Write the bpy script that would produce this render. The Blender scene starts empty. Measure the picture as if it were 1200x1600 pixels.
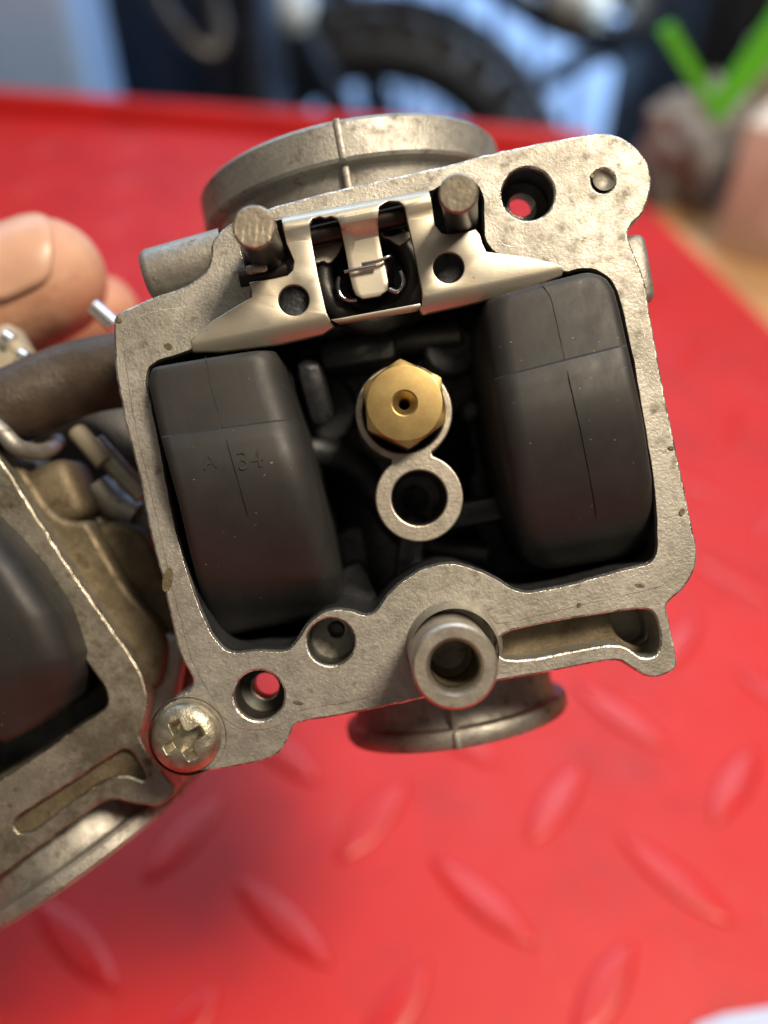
import bpy, bmesh, math, random
from mathutils import Vector, Matrix
from mathutils.geometry import intersect_line_line_2d
random.seed(7)
R = math.radians
scene = bpy.context.scene
C = scene.collection

# ------------------------------------------------------------------ camera
# close-up with a phone: metres, bench top at z = 0, phone 0.244 m above it, looking 45 degrees down
CAM_H, PITCH, FPX = 0.244, R(45), 1467.0
cd = bpy.data.cameras.new('camera'); cam = bpy.data.objects.new('camera', cd); C.objects.link(cam)
cam.location = (0, 0, CAM_H); cam.rotation_euler = (R(45), 0, 0)
cd.sensor_fit = 'VERTICAL'; cd.sensor_height = 24.0; cd.sensor_width = 18.0
cd.lens = 24.0*FPX/1600.0
cd.clip_start = 0.01; cd.clip_end = 60
cd.dof.use_dof = True; cd.dof.focus_distance = 0.1075
cd.dof.aperture_fstop = (cd.lens/1000)/0.0038
scene.camera = cam
CM = Matrix.Translation((0, 0, CAM_H)) @ Matrix.Rotation(R(45), 4, 'X')

# ------------------------------------------------------------------ light
w = bpy.data.worlds.new('World'); scene.world = w; w.use_nodes = True
bg = w.node_tree.nodes['Background']; bg.inputs[0].default_value = (1.0, .90, .78, 1); bg.inputs[1].default_value = .11
def area(name, loc, target, size, power, col, sy=None):
    l = bpy.data.lights.new(name, 'AREA'); l.energy = power; l.color = col; l.size = size
    if sy: l.shape = 'RECTANGLE'; l.size_y = sy
    o = bpy.data.objects.new(name, l); C.objects.link(o); o.location = loc
    o.rotation_euler = (Vector(target)-Vector(loc)).to_track_quat('-Z', 'Y').to_euler()
    return o
area('ceiling_lamp', (.40, -.07, 1.10), (0, .09, .1), 0.24, 15.5, (1, .84, .64))
area('skylight', (.40, 1.15, 1.5), (.05, .15, 0), .8, 11.0, (.74, .85, 1))
area('overhead_fill', (.1, .15, 1.9), (0, .1, 0), 1.1, 3.0, (1, .86, .66))  # added soft fill from overhead, not a real fitting
area('doorway_daylight', (-.7, 1.5, 1.3), (0, .2, 0), 1.2, 11.0, (.55, .74, 1), .9)
area('door_fill_lamp', (.85, 1.25, .15), (.25, 2.3, -.60), .6, 52.0, (.55, .74, 1))  # added cool lamp that brightens the ribbed door
scene.view_settings.view_transform = 'Standard'; scene.view_settings.look = 'None'
scene.view_settings.exposure = 0.0; scene.view_settings.gamma = 1
scene.render.film_transparent = False

# ------------------------------------------------------------------ helpers
D = 110.0
def K(wd): return .075*(D-wd)/D
def P(X, Y, wd=0.0):                      # a point of the castings' own frame (x right, y up, z out of the gasket face)
    k = K(wd); return Vector(((X-600)*k, (800-Y)*k, wd))*.001
def G(X, Y, z=0.0):                       # a point on a level plane of the workshop
    d = CM.to_3x3() @ Vector(((X-600)/FPX, (800-Y)/FPX, -1)); t = (z-CAM_H)/d.z
    return Vector((d.x*t, d.y*t, z))
def Wp(X, Y, y):                          # a point on the upright plane at distance y
    d = CM.to_3x3() @ Vector(((X-600)/FPX, (800-Y)/FPX, -1)); t = y/d.y
    return Vector((d.x*t, y, CAM_H+d.z*t))

def thing(name, label, cat, loc=None, mat=None, group=None, kind=None):
    o = bpy.data.objects.new(name, None); C.objects.link(o); o.empty_display_size = .02
    if mat is not None: o.matrix_world = mat
    if loc is not None: o.location = loc
    o['label'] = label; o['category'] = cat
    if group: o['group'] = group
    if kind: o['kind'] = kind
    return o
EDGE = {}
def link(name, me, mat, parent=None, smooth=40):
    if smooth is not None:
        for p in me.polygons: p.use_smooth = True
        me.set_sharp_from_angle(angle=R(smooth))
    if mat:
        if len(me.materials): me.materials.clear()
        me.materials.append(mat)
        if mat.name in EDGE: me.materials.append(EDGE[mat.name])
    me.name = name
    o = bpy.data.objects.new(name, me); C.objects.link(o)
    if parent: o.parent = parent
    return o
def from_bm(name, bm, mat, parent=None, smooth=40, rec=True):
    if rec: bmesh.ops.recalc_face_normals(bm, faces=bm.faces)
    me = bpy.data.meshes.new(name); bm.to_mesh(me); bm.free()
    return link(name, me, mat, parent, smooth)
def join_bm(bms):
    out = bmesh.new()
    for b in bms:
        me = bpy.data.meshes.new('t'); b.to_mesh(me); b.free(); out.from_mesh(me); bpy.data.meshes.remove(me)
    return out
def area2(p): return sum(p[i][0]*p[(i+1) % len(p)][1]-p[(i+1) % len(p)][0]*p[i][1] for i in range(len(p)))/2
def chaikin(p, n=2, f=.25):
    for _ in range(n):
        q = []
        for i in range(len(p)):
            a, b = Vector(p[i]), Vector(p[(i+1) % len(p)]); q += [a.lerp(b, f), a.lerp(b, 1-f)]
        p = [tuple(v) for v in q]
    return p
def densify(p, step):
    q = []
    for i in range(len(p)):
        a, b = Vector(p[i]), Vector(p[(i+1) % len(p)]); n = max(1, int((b-a).length/step))
        q += [tuple(a.lerp(b, k/n)) for k in range(n)]
    return q
def wob(p, amp):
    from mathutils import noise
    return [(x+amp*noise.noise(Vector((x*.05, y*.05, 3))), y+amp*noise.noise(Vector((x*.05, y*.05, 9)))) for x, y in p]
def ring(cx, cy, r, n=40, ry=None, rot=0):
    ry = ry or r; c, s = math.cos(rot), math.sin(rot)
    return [(cx+r*math.cos(a)*c-ry*math.sin(a)*s, cy+r*math.cos(a)*s+ry*math.sin(a)*c) for a in [2*math.pi*i/n for i in range(n)]]
def offset_loop(q, d):
    """move a closed loop (solid on its left) inwards by d"""
    out = []; n = len(q)
    for i in range(n):
        a, b, c = Vector(q[i-1]), Vector(q[i]), Vector(q[(i+1) % n])
        e1 = (b-a); e2 = (c-b)
        if e1.length < 1e-9 or e2.length < 1e-9: e1 = e2 = (c-a)
        e1.normalize(); e2.normalize()
        n1 = Vector((-e1.y, e1.x)); n2 = Vector((-e2.y, e2.x)); m = n1+n2
        if m.length < 1e-6: m = n1
        m.normalize(); out.append(b+m*(d/max(.6, m.dot(n1))))
    return out
def clean(p, eps=.4):
    q = []
    for v in p:
        if not q or (Vector(v)-Vector(q[-1])).length > eps: q.append(v)
    if (Vector(q[0])-Vector(q[-1])).length < eps: q.pop()
    return q
def plate_mesh(outer, holes, w0, w1, bevel=.2, bres=3):
    """flat plate with holes: outline in picture units on the plane w0, extruded back to w1, rounded rims"""
    from mathutils.geometry import delaunay_2d_cdt
    k = K(w0); b = min(bevel, (w0-w1)*.45); loops = []
    for i, pl in enumerate([outer]+list(holes)):
        q = [((x-600)*k, (800-y)*k) for x, y in clean(pl)]
        if (i == 0) != (area2(q) > 0): q.reverse()
        loops.append(q)
    bm = bmesh.new(); caps = []
    for q in loops:
        rows = []
        for s in range(bres+1):
            a = math.pi/2*s/bres; rows.append((offset_loop(q, b*(1-math.sin(a))), w0-b*(1-math.cos(a))))
        caps.append(rows[0][0])
        bots = [(p, w1+(w0-z)) for p, z in reversed(rows)]
        vr = [[bm.verts.new((v.x*.001, v.y*.001, z*.001)) for v in p] for p, z in rows+bots]
        n = len(q)
        for ri, (A, B) in enumerate(zip(vr, vr[1:])):
            for i in range(n): bm.faces.new((A[i], B[i], B[(i+1) % n], A[(i+1) % n])).material_index = 1 if ri < bres else 0
    vs = []; es = []; fs = []
    for c in caps:
        o = len(vs); vs += [v.copy() for v in c]; es += [(o+i, o+(i+1) % len(c)) for i in range(len(c))]
    ov, oe, of, *_ = delaunay_2d_cdt(vs, es, [], 1, 1e-5)
    def inpoly(p, pl):
        c = False; n = len(pl); x, y = p
        for i in range(n):
            a, b2 = pl[i], pl[(i+1) % n]
            if (a[1] > y) != (b2[1] > y) and x < (b2[0]-a[0])*(y-a[1])/(b2[1]-a[1])+a[0]: c = not c
        return c
    for z, up in ((w0, True), (w1, False)):
        vv = [bm.verts.new((v.x*.001, v.y*.001, z*.001)) for v in ov]
        for f in of:
            ctr = sum((ov[i] for i in f), Vector((0, 0)))/len(f)
            if not inpoly(ctr, caps[0]) or any(inpoly(ctr, c) for c in caps[1:]): continue
            ff = [vv[i] for i in f]
            if (area2([ov[i] for i in f]) > 0) != up: ff.reverse()
            try: bm.faces.new(ff)
            except ValueError: pass
    bmesh.ops.delete(bm, geom=[v for v in bm.verts if not v.link_faces], context='VERTS')
    me = bpy.data.meshes.new('p'); bm.to_mesh(me); bm.free(); return me
def plate(name, outer, holes, w0, w1, mat, parent, bevel=.2, smooth=35):
    return link(name, plate_mesh(outer, holes, w0, w1, bevel), mat, parent, smooth)
def plates(name, specs, mat, parent, smooth=35):
    bm = bmesh.new()
    for s in specs:
        me = plate_mesh(*s); bm.from_mesh(me); bpy.data.meshes.remove(me)
    return from_bm(name, bm, mat, parent, smooth, rec=False)
def frame(axis):
    z = Vector(axis).normalized(); x = z.orthogonal().normalized(); return x, z.cross(x), z
def lathe_bm(base, axis, prof, n=48, closed=False, a0=0, a1=2*math.pi, ref=None):
    """revolve (radius, height) pairs, metres, about an axis; ends that reach radius 0 close"""
    bm = bmesh.new(); x, y, z = frame(axis); base = Vector(base)
    if ref is not None:
        x = (Vector(ref)-z*Vector(ref).dot(z)).normalized(); y = z.cross(x)
    rows = []
    for r, h in prof:
        if r <= 1e-9: rows.append([bm.verts.new(base+z*h)])
        else: rows.append([bm.verts.new(base+z*h+(x*math.cos(2*math.pi*i/n)+y*math.sin(2*math.pi*i/n))*r) for i in range(n)])
    m = len(rows)
    for j in range(m if closed else m-1):
        A, B = rows[j], rows[(j+1) % m]
        for i in range(n):
            i2 = (i+1) % n
            if len(A) == 1 and len(B) == 1: continue
            if len(A) == 1: bm.faces.new((A[0], B[i], B[i2]))
            elif len(B) == 1: bm.faces.new((A[i], A[i2], B[0]))
            else: bm.faces.new((A[i], A[i2], B[i2], B[i]))
    return bm
def lathe(name, base, axis, prof, mat, parent=None, n=48, closed=False, smooth=35, ref=None):
    return from_bm(name, lathe_bm(base, axis, prof, n, closed, ref=ref), mat, parent, smooth)
def spline(pts, n=8):
    pts = [Vector(p) for p in pts]; out = []
    for i in range(len(pts)-1):
        p0 = pts[max(i-1, 0)]; p1 = pts[i]; p2 = pts[i+1]; p3 = pts[min(i+2, len(pts)-1)]
        for j in range(n):
            t = j/n
            out.append(.5*((2*p1)+(p2-p0)*t+(2*p0-5*p1+4*p2-p3)*t*t+(3*p1-p0-3*p2+p3)*t**3))
    out.append(pts[-1]); return out
def tube_bm(pts, r, n=12, sub=8, cap=True):
    pts = spline(pts, sub) if sub > 1 else [Vector(p) for p in pts]
    m = len(pts); rs = r if hasattr(r, '__len__') else [r, r]
    bm = bmesh.new(); rows = []; nrm = None
    for i, p in enumerate(pts):
        t = (pts[min(i+1, m-1)]-pts[max(i-1, 0)]).normalized()
        nrm = t.orthogonal().normalized() if nrm is None else (nrm-t*nrm.dot(t)).normalized()
        b = t.cross(nrm); f = i/(m-1)*(len(rs)-1); k = min(int(f), len(rs)-2); rr = rs[k]+(rs[k+1]-rs[k])*(f-k)
        rows.append([bm.verts.new(p+(nrm*math.cos(2*math.pi*a/n)+b*math.sin(2*math.pi*a/n))*rr) for a in range(n)])
    for A, B in zip(rows, rows[1:]):
        for i in range(n): bm.faces.new((A[i], A[(i+1) % n], B[(i+1) % n], B[i]))
    if cap:
        bm.faces.new(rows[0][::-1]); bm.faces.new(rows[-1])
    return bm
def tube(name, pts, r, mat, parent=None, n=12, sub=8): return from_bm(name, tube_bm(pts, r, n, sub), mat, parent, 50)
def box_bm(c, s, rot=None, bev=0, seg=2):
    bm = bmesh.new(); bmesh.ops.create_cube(bm, size=1)
    bmesh.ops.scale(bm, vec=s, verts=bm.verts)
    if bev: bmesh.ops.bevel(bm, geom=bm.edges[:], offset=bev, segments=seg, affect='EDGES', profile=.5)
    if rot is not None: bmesh.ops.transform(bm, matrix=rot.to_4x4(), verts=bm.verts)
    bmesh.ops.translate(bm, vec=c, verts=bm.verts)
    return bm

# ------------------------------------------------------------------ materials
class NT:
    def __init__(s, name):
        s.m = bpy.data.materials.new(name); s.m.use_nodes = True; s.t = s.m.node_tree; s.b = s.t.nodes['Principled BSDF']
    def n(s, ty, **kw):
        nd = s.t.nodes.new(ty)
        for k, v in kw.items():
            if k in nd.inputs: nd.inputs[k].default_value = v
            else: setattr(nd, k, v)
        return nd
    def l(s, a, b): s.t.links.new(a, b)
    def noise(s, scale, detail=4, rough=.6, stretch=None, rot=0):
        tc = s.n('ShaderNodeTexCoord'); v = tc.outputs['Object']
        if stretch or rot:
            mp = s.n('ShaderNodeMapping'); mp.inputs['Rotation'].default_value = (0, 0, rot); mp.inputs['Scale'].default_value = stretch or (1, 1, 1)
            s.l(v, mp.inputs[0]); v = mp.outputs[0]
        nz = s.n('ShaderNodeTexNoise'); nz.inputs['Scale'].default_value = scale; nz.inputs['Detail'].default_value = detail
        nz.inputs['Roughness'].default_value = rough; s.l(v, nz.inputs['Vector']); return nz.outputs['Fac']
    def ramp(s, fac, stops):
        r = s.n('ShaderNodeValToRGB'); e = r.color_ramp.elements
        while len(e) < len(stops): e.new(.5)
        for q, (p, c) in zip(e, stops): q.position = p; q.color = (c, c, c, 1) if not hasattr(c, '__len__') else (*c, 1)
        s.l(fac, r.inputs[0]); return r.outputs[0]
    def mix(s, f, a, b, mode='MIX'):
        m = s.n('ShaderNodeMix', data_type='RGBA', blend_type=mode)
        for i, v in ((0, f), (6, a), (7, b)):
            if hasattr(v, 'links'): s.l(v, m.inputs[i])
            else: m.inputs[i].default_value = v if i == 0 else (*v, 1)
        return m.outputs[2]
    def bump(s, h, strength, dist, prev=None):
        b = s.n('ShaderNodeBump'); b.inputs['Strength'].default_value = strength; b.inputs['Distance'].default_value = dist
        s.l(h, b.inputs['Height'])
        if prev is not None: s.l(prev, b.inputs['Normal'])
        return b.outputs[0]
def cast_metal(name, a, b, stain, rough=(.42, .66), metal=.8, grain=.5, stain_amt=(.56, .72), grime=.45):
    t = NT(name)
    big = t.noise(140, 5, .65); med = t.noise(520, 4, .6); fine = t.noise(2600, 3, .7)
    c = t.mix(t.ramp(big, [(.35, 0), (.65, 1)]), a, b)
    c = t.mix(t.ramp(med, [(stain_amt[0], 0), (stain_amt[1], 1)]), c, stain)
    c = t.mix(t.ramp(t.noise(1500, 3, .65), [(.34, 0.30), (.48, 0)]), c, tuple(x*.62 for x in a))
    c = t.mix(t.ramp(fine, [(.60, 0), (.74, .45)]), c, tuple(min(1, x*1.7) for x in b))
    gr = t.noise(75, 5, .7)
    c = t.mix(t.ramp(gr, [(.46, 0), (.62, grime)]), c, stain)
    t.l(c, t.b.inputs['Base Color'])
    t.b.inputs['Metallic'].default_value = metal
    t.l(t.ramp(med, [(.3, rough[0]), (.7, rough[1])]), t.b.inputs['Roughness'])
    n1 = t.bump(med, .35*grain, .0005)
    t.l(t.bump(fine, .9*grain, .00025, n1), t.b.inputs['Normal'])
    return t.m
def plain(name, col, rough=.5, metal=0, var=0, scale=200, bump=0, bscale=800, bd=.0002, coat=0, col2=None):
    t = NT(name)
    if var or col2: t.l(t.mix(t.ramp(t.noise(scale), [(.35, 0), (.65, 1)]), col, col2 or tuple(x*(1-var) for x in col)), t.b.inputs['Base Color'])
    else: t.b.inputs['Base Color'].default_value = (*col, 1)
    t.b.inputs['Roughness'].default_value = rough; t.b.inputs['Metallic'].default_value = metal
    t.b.inputs['Coat Weight'].default_value = coat
    if bump: t.l(t.bump(t.noise(bscale), bump, bd), t.b.inputs['Normal'])
    return t.m
ALU = cast_metal('cast_aluminium', (.38, .365, .325), (.49, .47, .42), (.20, .185, .15), grain=.28)
ALU_GRIMY = cast_metal('grimy_cast_aluminium', (.27, .25, .205), (.38, .355, .30), (.12, .10, .065), grain=.35, grime=.8)
ALU_DIRTY = cast_metal('varnish_stained_aluminium', (.11, .09, .055), (.22, .18, .115), (.08, .055, .03), (.4, .7), .55)
ALU_SHADED = cast_metal('shaded_bowl_casting', (.050, .054, .060), (.085, .090, .10), (.022, .023, .027), (.28, .5), .6, grime=.6)  # cast aluminium with the bowl's shade put into its colour
ALU_BRIGHT = cast_metal('machined_aluminium', (.52, .48, .41), (.62, .575, .49), (.34, .30, .24), (.36, .5), .9, .2)
ALU_NECK = cast_metal('weathered_casting', (.33, .32, .29), (.44, .425, .385), (.17, .155, .13), (.42, .62), .75, .35)
def sheet():
    t = NT('sheet_steel'); big = t.noise(160, 4); fine = t.noise(900, 3, .6, (1, 6, 1), R(10)); sp = t.noise(1500, 2)
    c = t.mix(t.ramp(big, [(.4, 0), (.7, 1)]), (.66, .62, .53), (.60, .52, .38))
    c = t.mix(t.ramp(sp, [(.70, 0), (.76, .6)]), c, (.42, .27, .12))
    t.l(c, t.b.inputs['Base Color']); t.b.inputs['Metallic'].default_value = .95
    t.l(t.ramp(big, [(.3, .36), (.7, .46)]), t.b.inputs['Roughness'])
    t.l(t.bump(fine, .05, .00012), t.b.inputs['Normal']); return t.m
def worn(nm, a, b):
    t = NT(nm); m = t.ramp(t.noise(330, 5, .75), [(.45, 0), (.56, 1)])
    t.l(t.mix(m, a, b), t.b.inputs['Base Color']); t.b.inputs['Metallic'].default_value = .95
    t.l(t.ramp(t.noise(900, 3), [(.3, .22), (.7, .5)]), t.b.inputs['Roughness'])
    t.l(t.bump(t.noise(500, 5, .7), .8, .0004), t.b.inputs['Normal']); return t.m
EDGE[ALU.name] = worn('worn_casting_edge', (.40, .38, .33), (.88, .86, .80))
EDGE[ALU_GRIMY.name] = worn('worn_grimy_edge', (.24, .215, .17), (.46, .43, .36))
STEEL = sheet()
def brass():
    t = NT('brass'); big = t.noise(300, 4); f = t.noise(2500, 3)
    t.l(t.mix(t.ramp(big, [(.35, 0), (.7, 1)]), (.47, .345, .145), (.34, .24, .10)), t.b.inputs['Base Color'])
    t.b.inputs['Metallic'].default_value = .9; t.b.inputs['Roughness'].default_value = .44
    t.l(t.bump(f, .06, .0001), t.b.inputs['Normal']); return t.m
BRASS = brass()
ZINC = plain('yellow_zinc_plating', (.56, .52, .40), .42, .9, .45, 500, .6, 700, .0003)
PIN = plain('dark_oiled_steel', (.05, .04, .036), .34, .9)
PINTOP = plain('ground_steel_end', (.42, .37, .29), .42, .95, .3, 900, .5, 1600, .00012)
def float_mat():
    t = NT('black_float_plastic'); big = t.noise(120, 4); scr = t.noise(500, 5, .7, (1, .5, 1), R(-14)); sp = t.noise(1900, 2, .5)
    c = t.mix(t.ramp(big, [(.35, 0), (.7, 1)]), (.017, .017, .017), (.026, .025, .024))
    c = t.mix(t.ramp(sp, [(.74, 0), (.77, .5)]), c, (.35, .32, .28))
    t.l(c, t.b.inputs['Base Color'])
    t.l(t.ramp(scr, [(.3, .48), (.7, .62)]), t.b.inputs['Roughness'])
    t.l(t.bump(scr, .10, .0002), t.b.inputs['Normal']); return t.m
FLOAT = float_mat()
SEAM = plain('seam_shadowline', (.017, .017, .017), .7)
RUBBER = plain('black_rubber', (.018, .017, .016), .42, 0, .3, 300, .3, 900)
HOSE = plain('old_rubber_hose', (.060, .042, .028), .50, 0, .4, 150, .5, 350, .0006)
CHROME = plain('chrome_steel', (.62, .64, .68), .15, 1)
def red_paint(nm='red_bench_paint', rgh=.40, spec=.42):
    t = NT(nm); big = t.noise(9, 5, .6); sc = t.noise(60, 6, .7); sp = t.noise(160, 3)
    c = t.mix(t.ramp(big, [(.35, 0), (.7, 1)]), (.60, .017, .015), (.52, .014, .014))
    c = t.mix(t.ramp(t.noise(22, 6, .72), [(.50, 0), (.68, .55)]), c, (.33, .014, .018))
    c = t.mix(t.ramp(sp, [(.66, 0), (.76, .5)]), c, (.26, .02, .02))
    c = t.mix(t.ramp(t.noise(70, 6, .75, (1, .3, 1), .6), [(.60, 0), (.75, .16)]), c, (.50, .30, .26))
    t.l(c, t.b.inputs['Base Color'])
    t.l(t.ramp(sc, [(.3, rgh), (.7, rgh+.16)]), t.b.inputs['Roughness'])
    t.b.inputs['Specular IOR Level'].default_value = spec
    t.l(t.bump(sc, .12, .0015), t.b.inputs['Normal']); return t.m
RED = red_paint()
RED_TREAD = red_paint('worn_red_tread', .24, .5)
def skin():
    t = NT('skin'); big = t.noise(90, 6, .65); fine = t.noise(1400, 4, .7)
    t.l(t.mix(t.ramp(big, [(.3, 0), (.7, 1)]), (.62, .38, .25), (.50, .19, .12)), t.b.inputs['Base Color'])
    t.b.inputs['Subsurface Weight'].default_value = .35; t.b.inputs['Subsurface Scale'].default_value = .004
    t.b.inputs['Subsurface Radius'].default_value = (1, .35, .2)
    t.b.inputs['Roughness'].default_value = .48; t.l(t.bump(fine, .5, .0004, t.bump(t.noise(420, 5, .7, (1, .35, 1), -.4), .45, .0007)), t.b.inputs['Normal']); return t.m
SKIN = skin()
NAIL = plain('fingernail', (.63, .37, .26), .36, 0, .12, 200)
WHITE = plain('pale_blue_white_paint', (.44, .58, .80), .35, 0, .12, 6)
BLACK = plain('black_plastic', (.010, .012, .018), .35, 0, .3, 8)
TYRE = plain('tyre_rubber', (.045, .040, .036), .6, 0, .4, 30)
GREYM = plain('dull_grey_metal', (.10, .09, .08), .4, .7, .4, 20)
GREEN = plain('green_nylon', (.10, .62, .03), .5, 0, .15, 20)
CARD = plain('cardboard', (.80, .70, .62), .7, 0, .2, 14)
WOOD = plain('pine_board', (.62, .36, .17), .5, 0, .3, 18)
CLOTH = plain('grey_cloth', (.27, .265, .26), .9, 0, .25, 40)
CREAM = plain('cream_plastic', (.42, .37, .28), .6, 0, .3, 30)
YEL = plain('yellow_plastic', (.55, .42, .04), .5)
PAPER = plain('pale_blue_paper', (.52, .60, .82), .7, 0, .1, 30)
CONC = plain('concrete_floor', (.12, .125, .14), .5, 0, .5, 3)

# ------------------------------------------------------------------ setting
bm = bmesh.new(); bmesh.ops.create_grid(bm, x_segments=1, y_segments=1, size=6)
fl = from_bm('floor', bm, CONC, None, None); fl.location = (0, 3, -.80); fl['kind'] = 'structure'

# ribbed white sectional door behind the motorcycle
gd = thing('garage_door', 'pale blue white ribbed door behind the motorcycle wheel', 'door', (0, 2.3, -.80))
for i in range(34):
    x = -1.7+i*.10
    b = box_bm((x, 0, 1.1), (.088, .03, 2.2), bev=.01)
    from_bm('panel', b, WHITE, gd)
from_bm('backing_sheet', box_bm((0, .04, 1.1), (3.5, .02, 2.2)), WHITE, gd)

# lift table with embossed tread plate
tb = thing('lift_table', 'red painted tread plate workbench top under the carburettors', 'workbench', (0, 0, 0))
poly = [(-.60, .679), (.124, .549), (.30, -.06), (.32, -.40), (-.60, -.40)]
bm = bmesh.new(); top = [bm.verts.new((x, y, 0)) for x, y in poly]; bot = [bm.verts.new((x, y, -.035)) for x, y in poly]
bm.faces.new(top); bm.faces.new(bot[::-1])
for i in range(5): bm.faces.new((top[i], bot[i], bot[(i+1) % 5], top[(i+1) % 5]))
from_bm('table_top', bm, RED, tb, None)
def lip(a, b):
    a, b = Vector(a), Vector(b)
    return tube_bm([a+Vector((0, 0, .002)), b+Vector((0, 0, .002))], .007, 12, 1)
from_bm('raised_edge', lip((-.60, .675, .003), (.122, .546, .003)), RED, tb)
from_bm('frame', box_bm((-.1, .15, -.09), (.5, .7, .10), bev=.01), BLACK, tb)
for sx, sy in ((-.3, -.1), (.1, -.1), (-.3, .42), (.1, .42)):
    from_bm('leg', box_bm((sx, sy, -.47), (.05, .05, .66), bev=.005), BLACK, tb)
def lozenge():
    bm = bmesh.new(); L, Wd, H = .0180, .0050, .0009; n = 12
    lev = [(1, 1, -.0002), (.97, .92, H*.45), (.90, .74, H*.85), (.78, .48, H)]
    rows = []
    for a, b, h in lev:
        pr = []
        for i in range(n+1):
            t = -1+2*i/n; pr.append((t*L*a, Wd*b*(1-t*t)**.8))
        q = pr+[(x, -y) for x, y in pr[-2:0:-1]]
        rows.append([bm.verts.new((x, y, h)) for x, y in q])
    for A, B in zip(rows, rows[1:]):
        for i in range(len(A)): bm.faces.new((A[i], A[(i+1) % len(A)], B[(i+1) % len(A)], B[i]))
    bm.faces.new(rows[-1]); return bm
lm = None
A0, VA, VB = Vector((-.0262, .0958)), Vector((.0515, .0055)), Vector((-.0050, .0500))
def inside(p, pl):
    c = False
    for i in range(len(pl)):
        (x1, y1), (x2, y2) = pl[i], pl[(i+1) % len(pl)]
        if (y1 > p[1]) != (y2 > p[1]) and p[0] < (x2-x1)*(p[1]-y1)/(y2-y1)+x1: c = not c
    return c
for i in range(-9, 9):
    for j in range(-3, 13):
        for k in (0, 1):
            p = A0+VA*(i+.5*k)+VB*(j+.5*k)
            q = Vector((p.x, p.y))
            if not inside(q, [(-.58, .655), (.105, .53), (.27, -.05), (.27, -.4), (-.58, -.4)]): continue
            # only those the lens can take in, plus a margin
            rel = CM.inverted() @ Vector((p.x, p.y, 0))
            X = 600+FPX*rel.x/-rel.z; Y = 800-FPX*rel.y/-rel.z
            if not (-350 < X < 1550 and 0 < Y < 1900): continue
            if lm is None:
                o = from_bm('tread_lozenge', lozenge(), RED_TREAD, tb, 40); lm = o.data
            else:
                o = bpy.data.objects.new('tread_lozenge', lm); C.objects.link(o); o.parent = tb
            o.location = (p.x, p.y, 0); o.rotation_euler = (0, 0, R(-42 if k == 0 else 53)+random.uniform(-.03, .03))
            o.scale = (1, 1, 1) if k == 0 else (.88, 1, 1)

# ------------------------------------------------------------------ carburettors
CF = CM @ Matrix.Translation((0, 0, -D*.001))
cb = thing('carburetor_pair', 'pair of joined cast aluminium carburettors with bowls off, black floats and brass jet', 'carburetor', mat=CF)

outer = [(177,500),(184,488),(236,466),(262,456),(296,444),(322,425),(330,400),(330,378),(345,360),(365,345),(440,318),(560,288),(700,258),(763,240),
 (817,228),(883,216),(933,208),(960,208),(990,225),(1010,248),(1020,280),(1014,313),(1003,337),(988,350),(981,362),(983,378),(997,410),(1004,428),(1011,455),
 (1017,500),(1027,548),(1035,600),(1063,733),(1077,800),(1088,850),(1090,866),(1086,890),(1077,908),(1065,926),(1050,936),(1041,945),(1044,965),(1059,1030),(1057,1047),
 (1027,1059),(1007,1058),(985,1043),(963,1029),(872,1048),(779,1064),(720,1078),(640,1096),(547,1116),(475,1128),(462,1131),(452,1150),(442,1171),(427,1186),(363,1200),
 (317,1206),(287,1205),(262,1188),(246,1165),(241,1145),(247,1116),(262,1098),(285,1084),(299,1075),(302,1062),(295,1048),(279,1022),(264,955),(250,892),(233,828),(222,762),(207,705),(192,650),(180,580),(178,535)]
cav = [(229,610),(227,588),(233,572),(247,562),(283,552),(297,547),(360,520),(392,480),(391,440),(382,415),(374,385),(385,355),(430,345),(480,335),(670,302),(690,288),(745,282),(757,310),(756,345),(758,375),(775,398),(840,412),
 (883,426),(903,419),(927,419),(947,430),(961,445),(970,470),(977,500),(987,547),(997,600),(1010,680),(1020,735),(1026,800),(1028,850),(1026,868),(1015,882),(985,890),(954,897),(896,914),(832,927),(808,926),(788,914),(767,901),
 (733,887),(712,882),(690,882),(660,890),(627,910),(605,932),(592,952),(583,960),(572,963),(560,960),(550,956),(530,952),(505,957),(480,977),(465,1003),(452,1017),(433,1020),(404,1017),(375,1021),(354,1019),(341,1006),(325,982),(311,950),(300,920),(280,853),(267,797),(250,703),(237,637)]
o_s = wob(densify(chaikin(outer, 2, .22), 9), 1.6)
c_s = wob(densify(chaikin(cav, 2, .22), 9), 1.2)
slot = chaikin([(772,992),(850,974),(963,956),(1005,951),(1022,957),(1031,985),(1032,1008),(1024,1026),(1002,1028),(990,1018),(978,1010),(962,1007),(935,1008),(780,1040)], 2)
holes0 = [c_s, slot, ring(825,303,41), ring(942,283,18), ring(405,1087,39), ring(517,1003,37)]
slot_deep = chaikin([(965,952),(1005,951),(1022,957),(1031,985),(1032,1008),(1012,1020),(985,1008),(968,990)], 2)
def sc(p, w0, w1): # same spot in picture units carried straight back to another depth
    f = K(w0)/K(w1); return [((x-600)*f+600, (y-800)*f+800) for x, y in p]
backs = [sc(c_s, 0, -5.5), sc(slot_deep, 0, -5.5), ring(815,319,19,28), ring(416,1071,20,28), ring(526,983,13,20)]
bodyout = sc(densify(chaikin([(190,500),(330,450),(370,350),(700,270),(765,262),(800,370),(960,360),(985,420),(1012,480),(1045,720),(1080,860),(1060,905),(1040,935),(1045,1000),(1030,1040),(960,1026),(640,1085),(520,1100),(440,1040),(350,1040),(300,1050),(262,930),(190,600)], 1, .2), 20), 0, -8.5)
plates('casting', [(o_s, holes0, 0, -5.5, .28), (sc(o_s, 0, -5.5), backs, -5.52, -8.5, .2), (bodyout, [sc(c_s, 0, -8.5)], -8.52, -29, .3)], ALU, cb)
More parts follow.
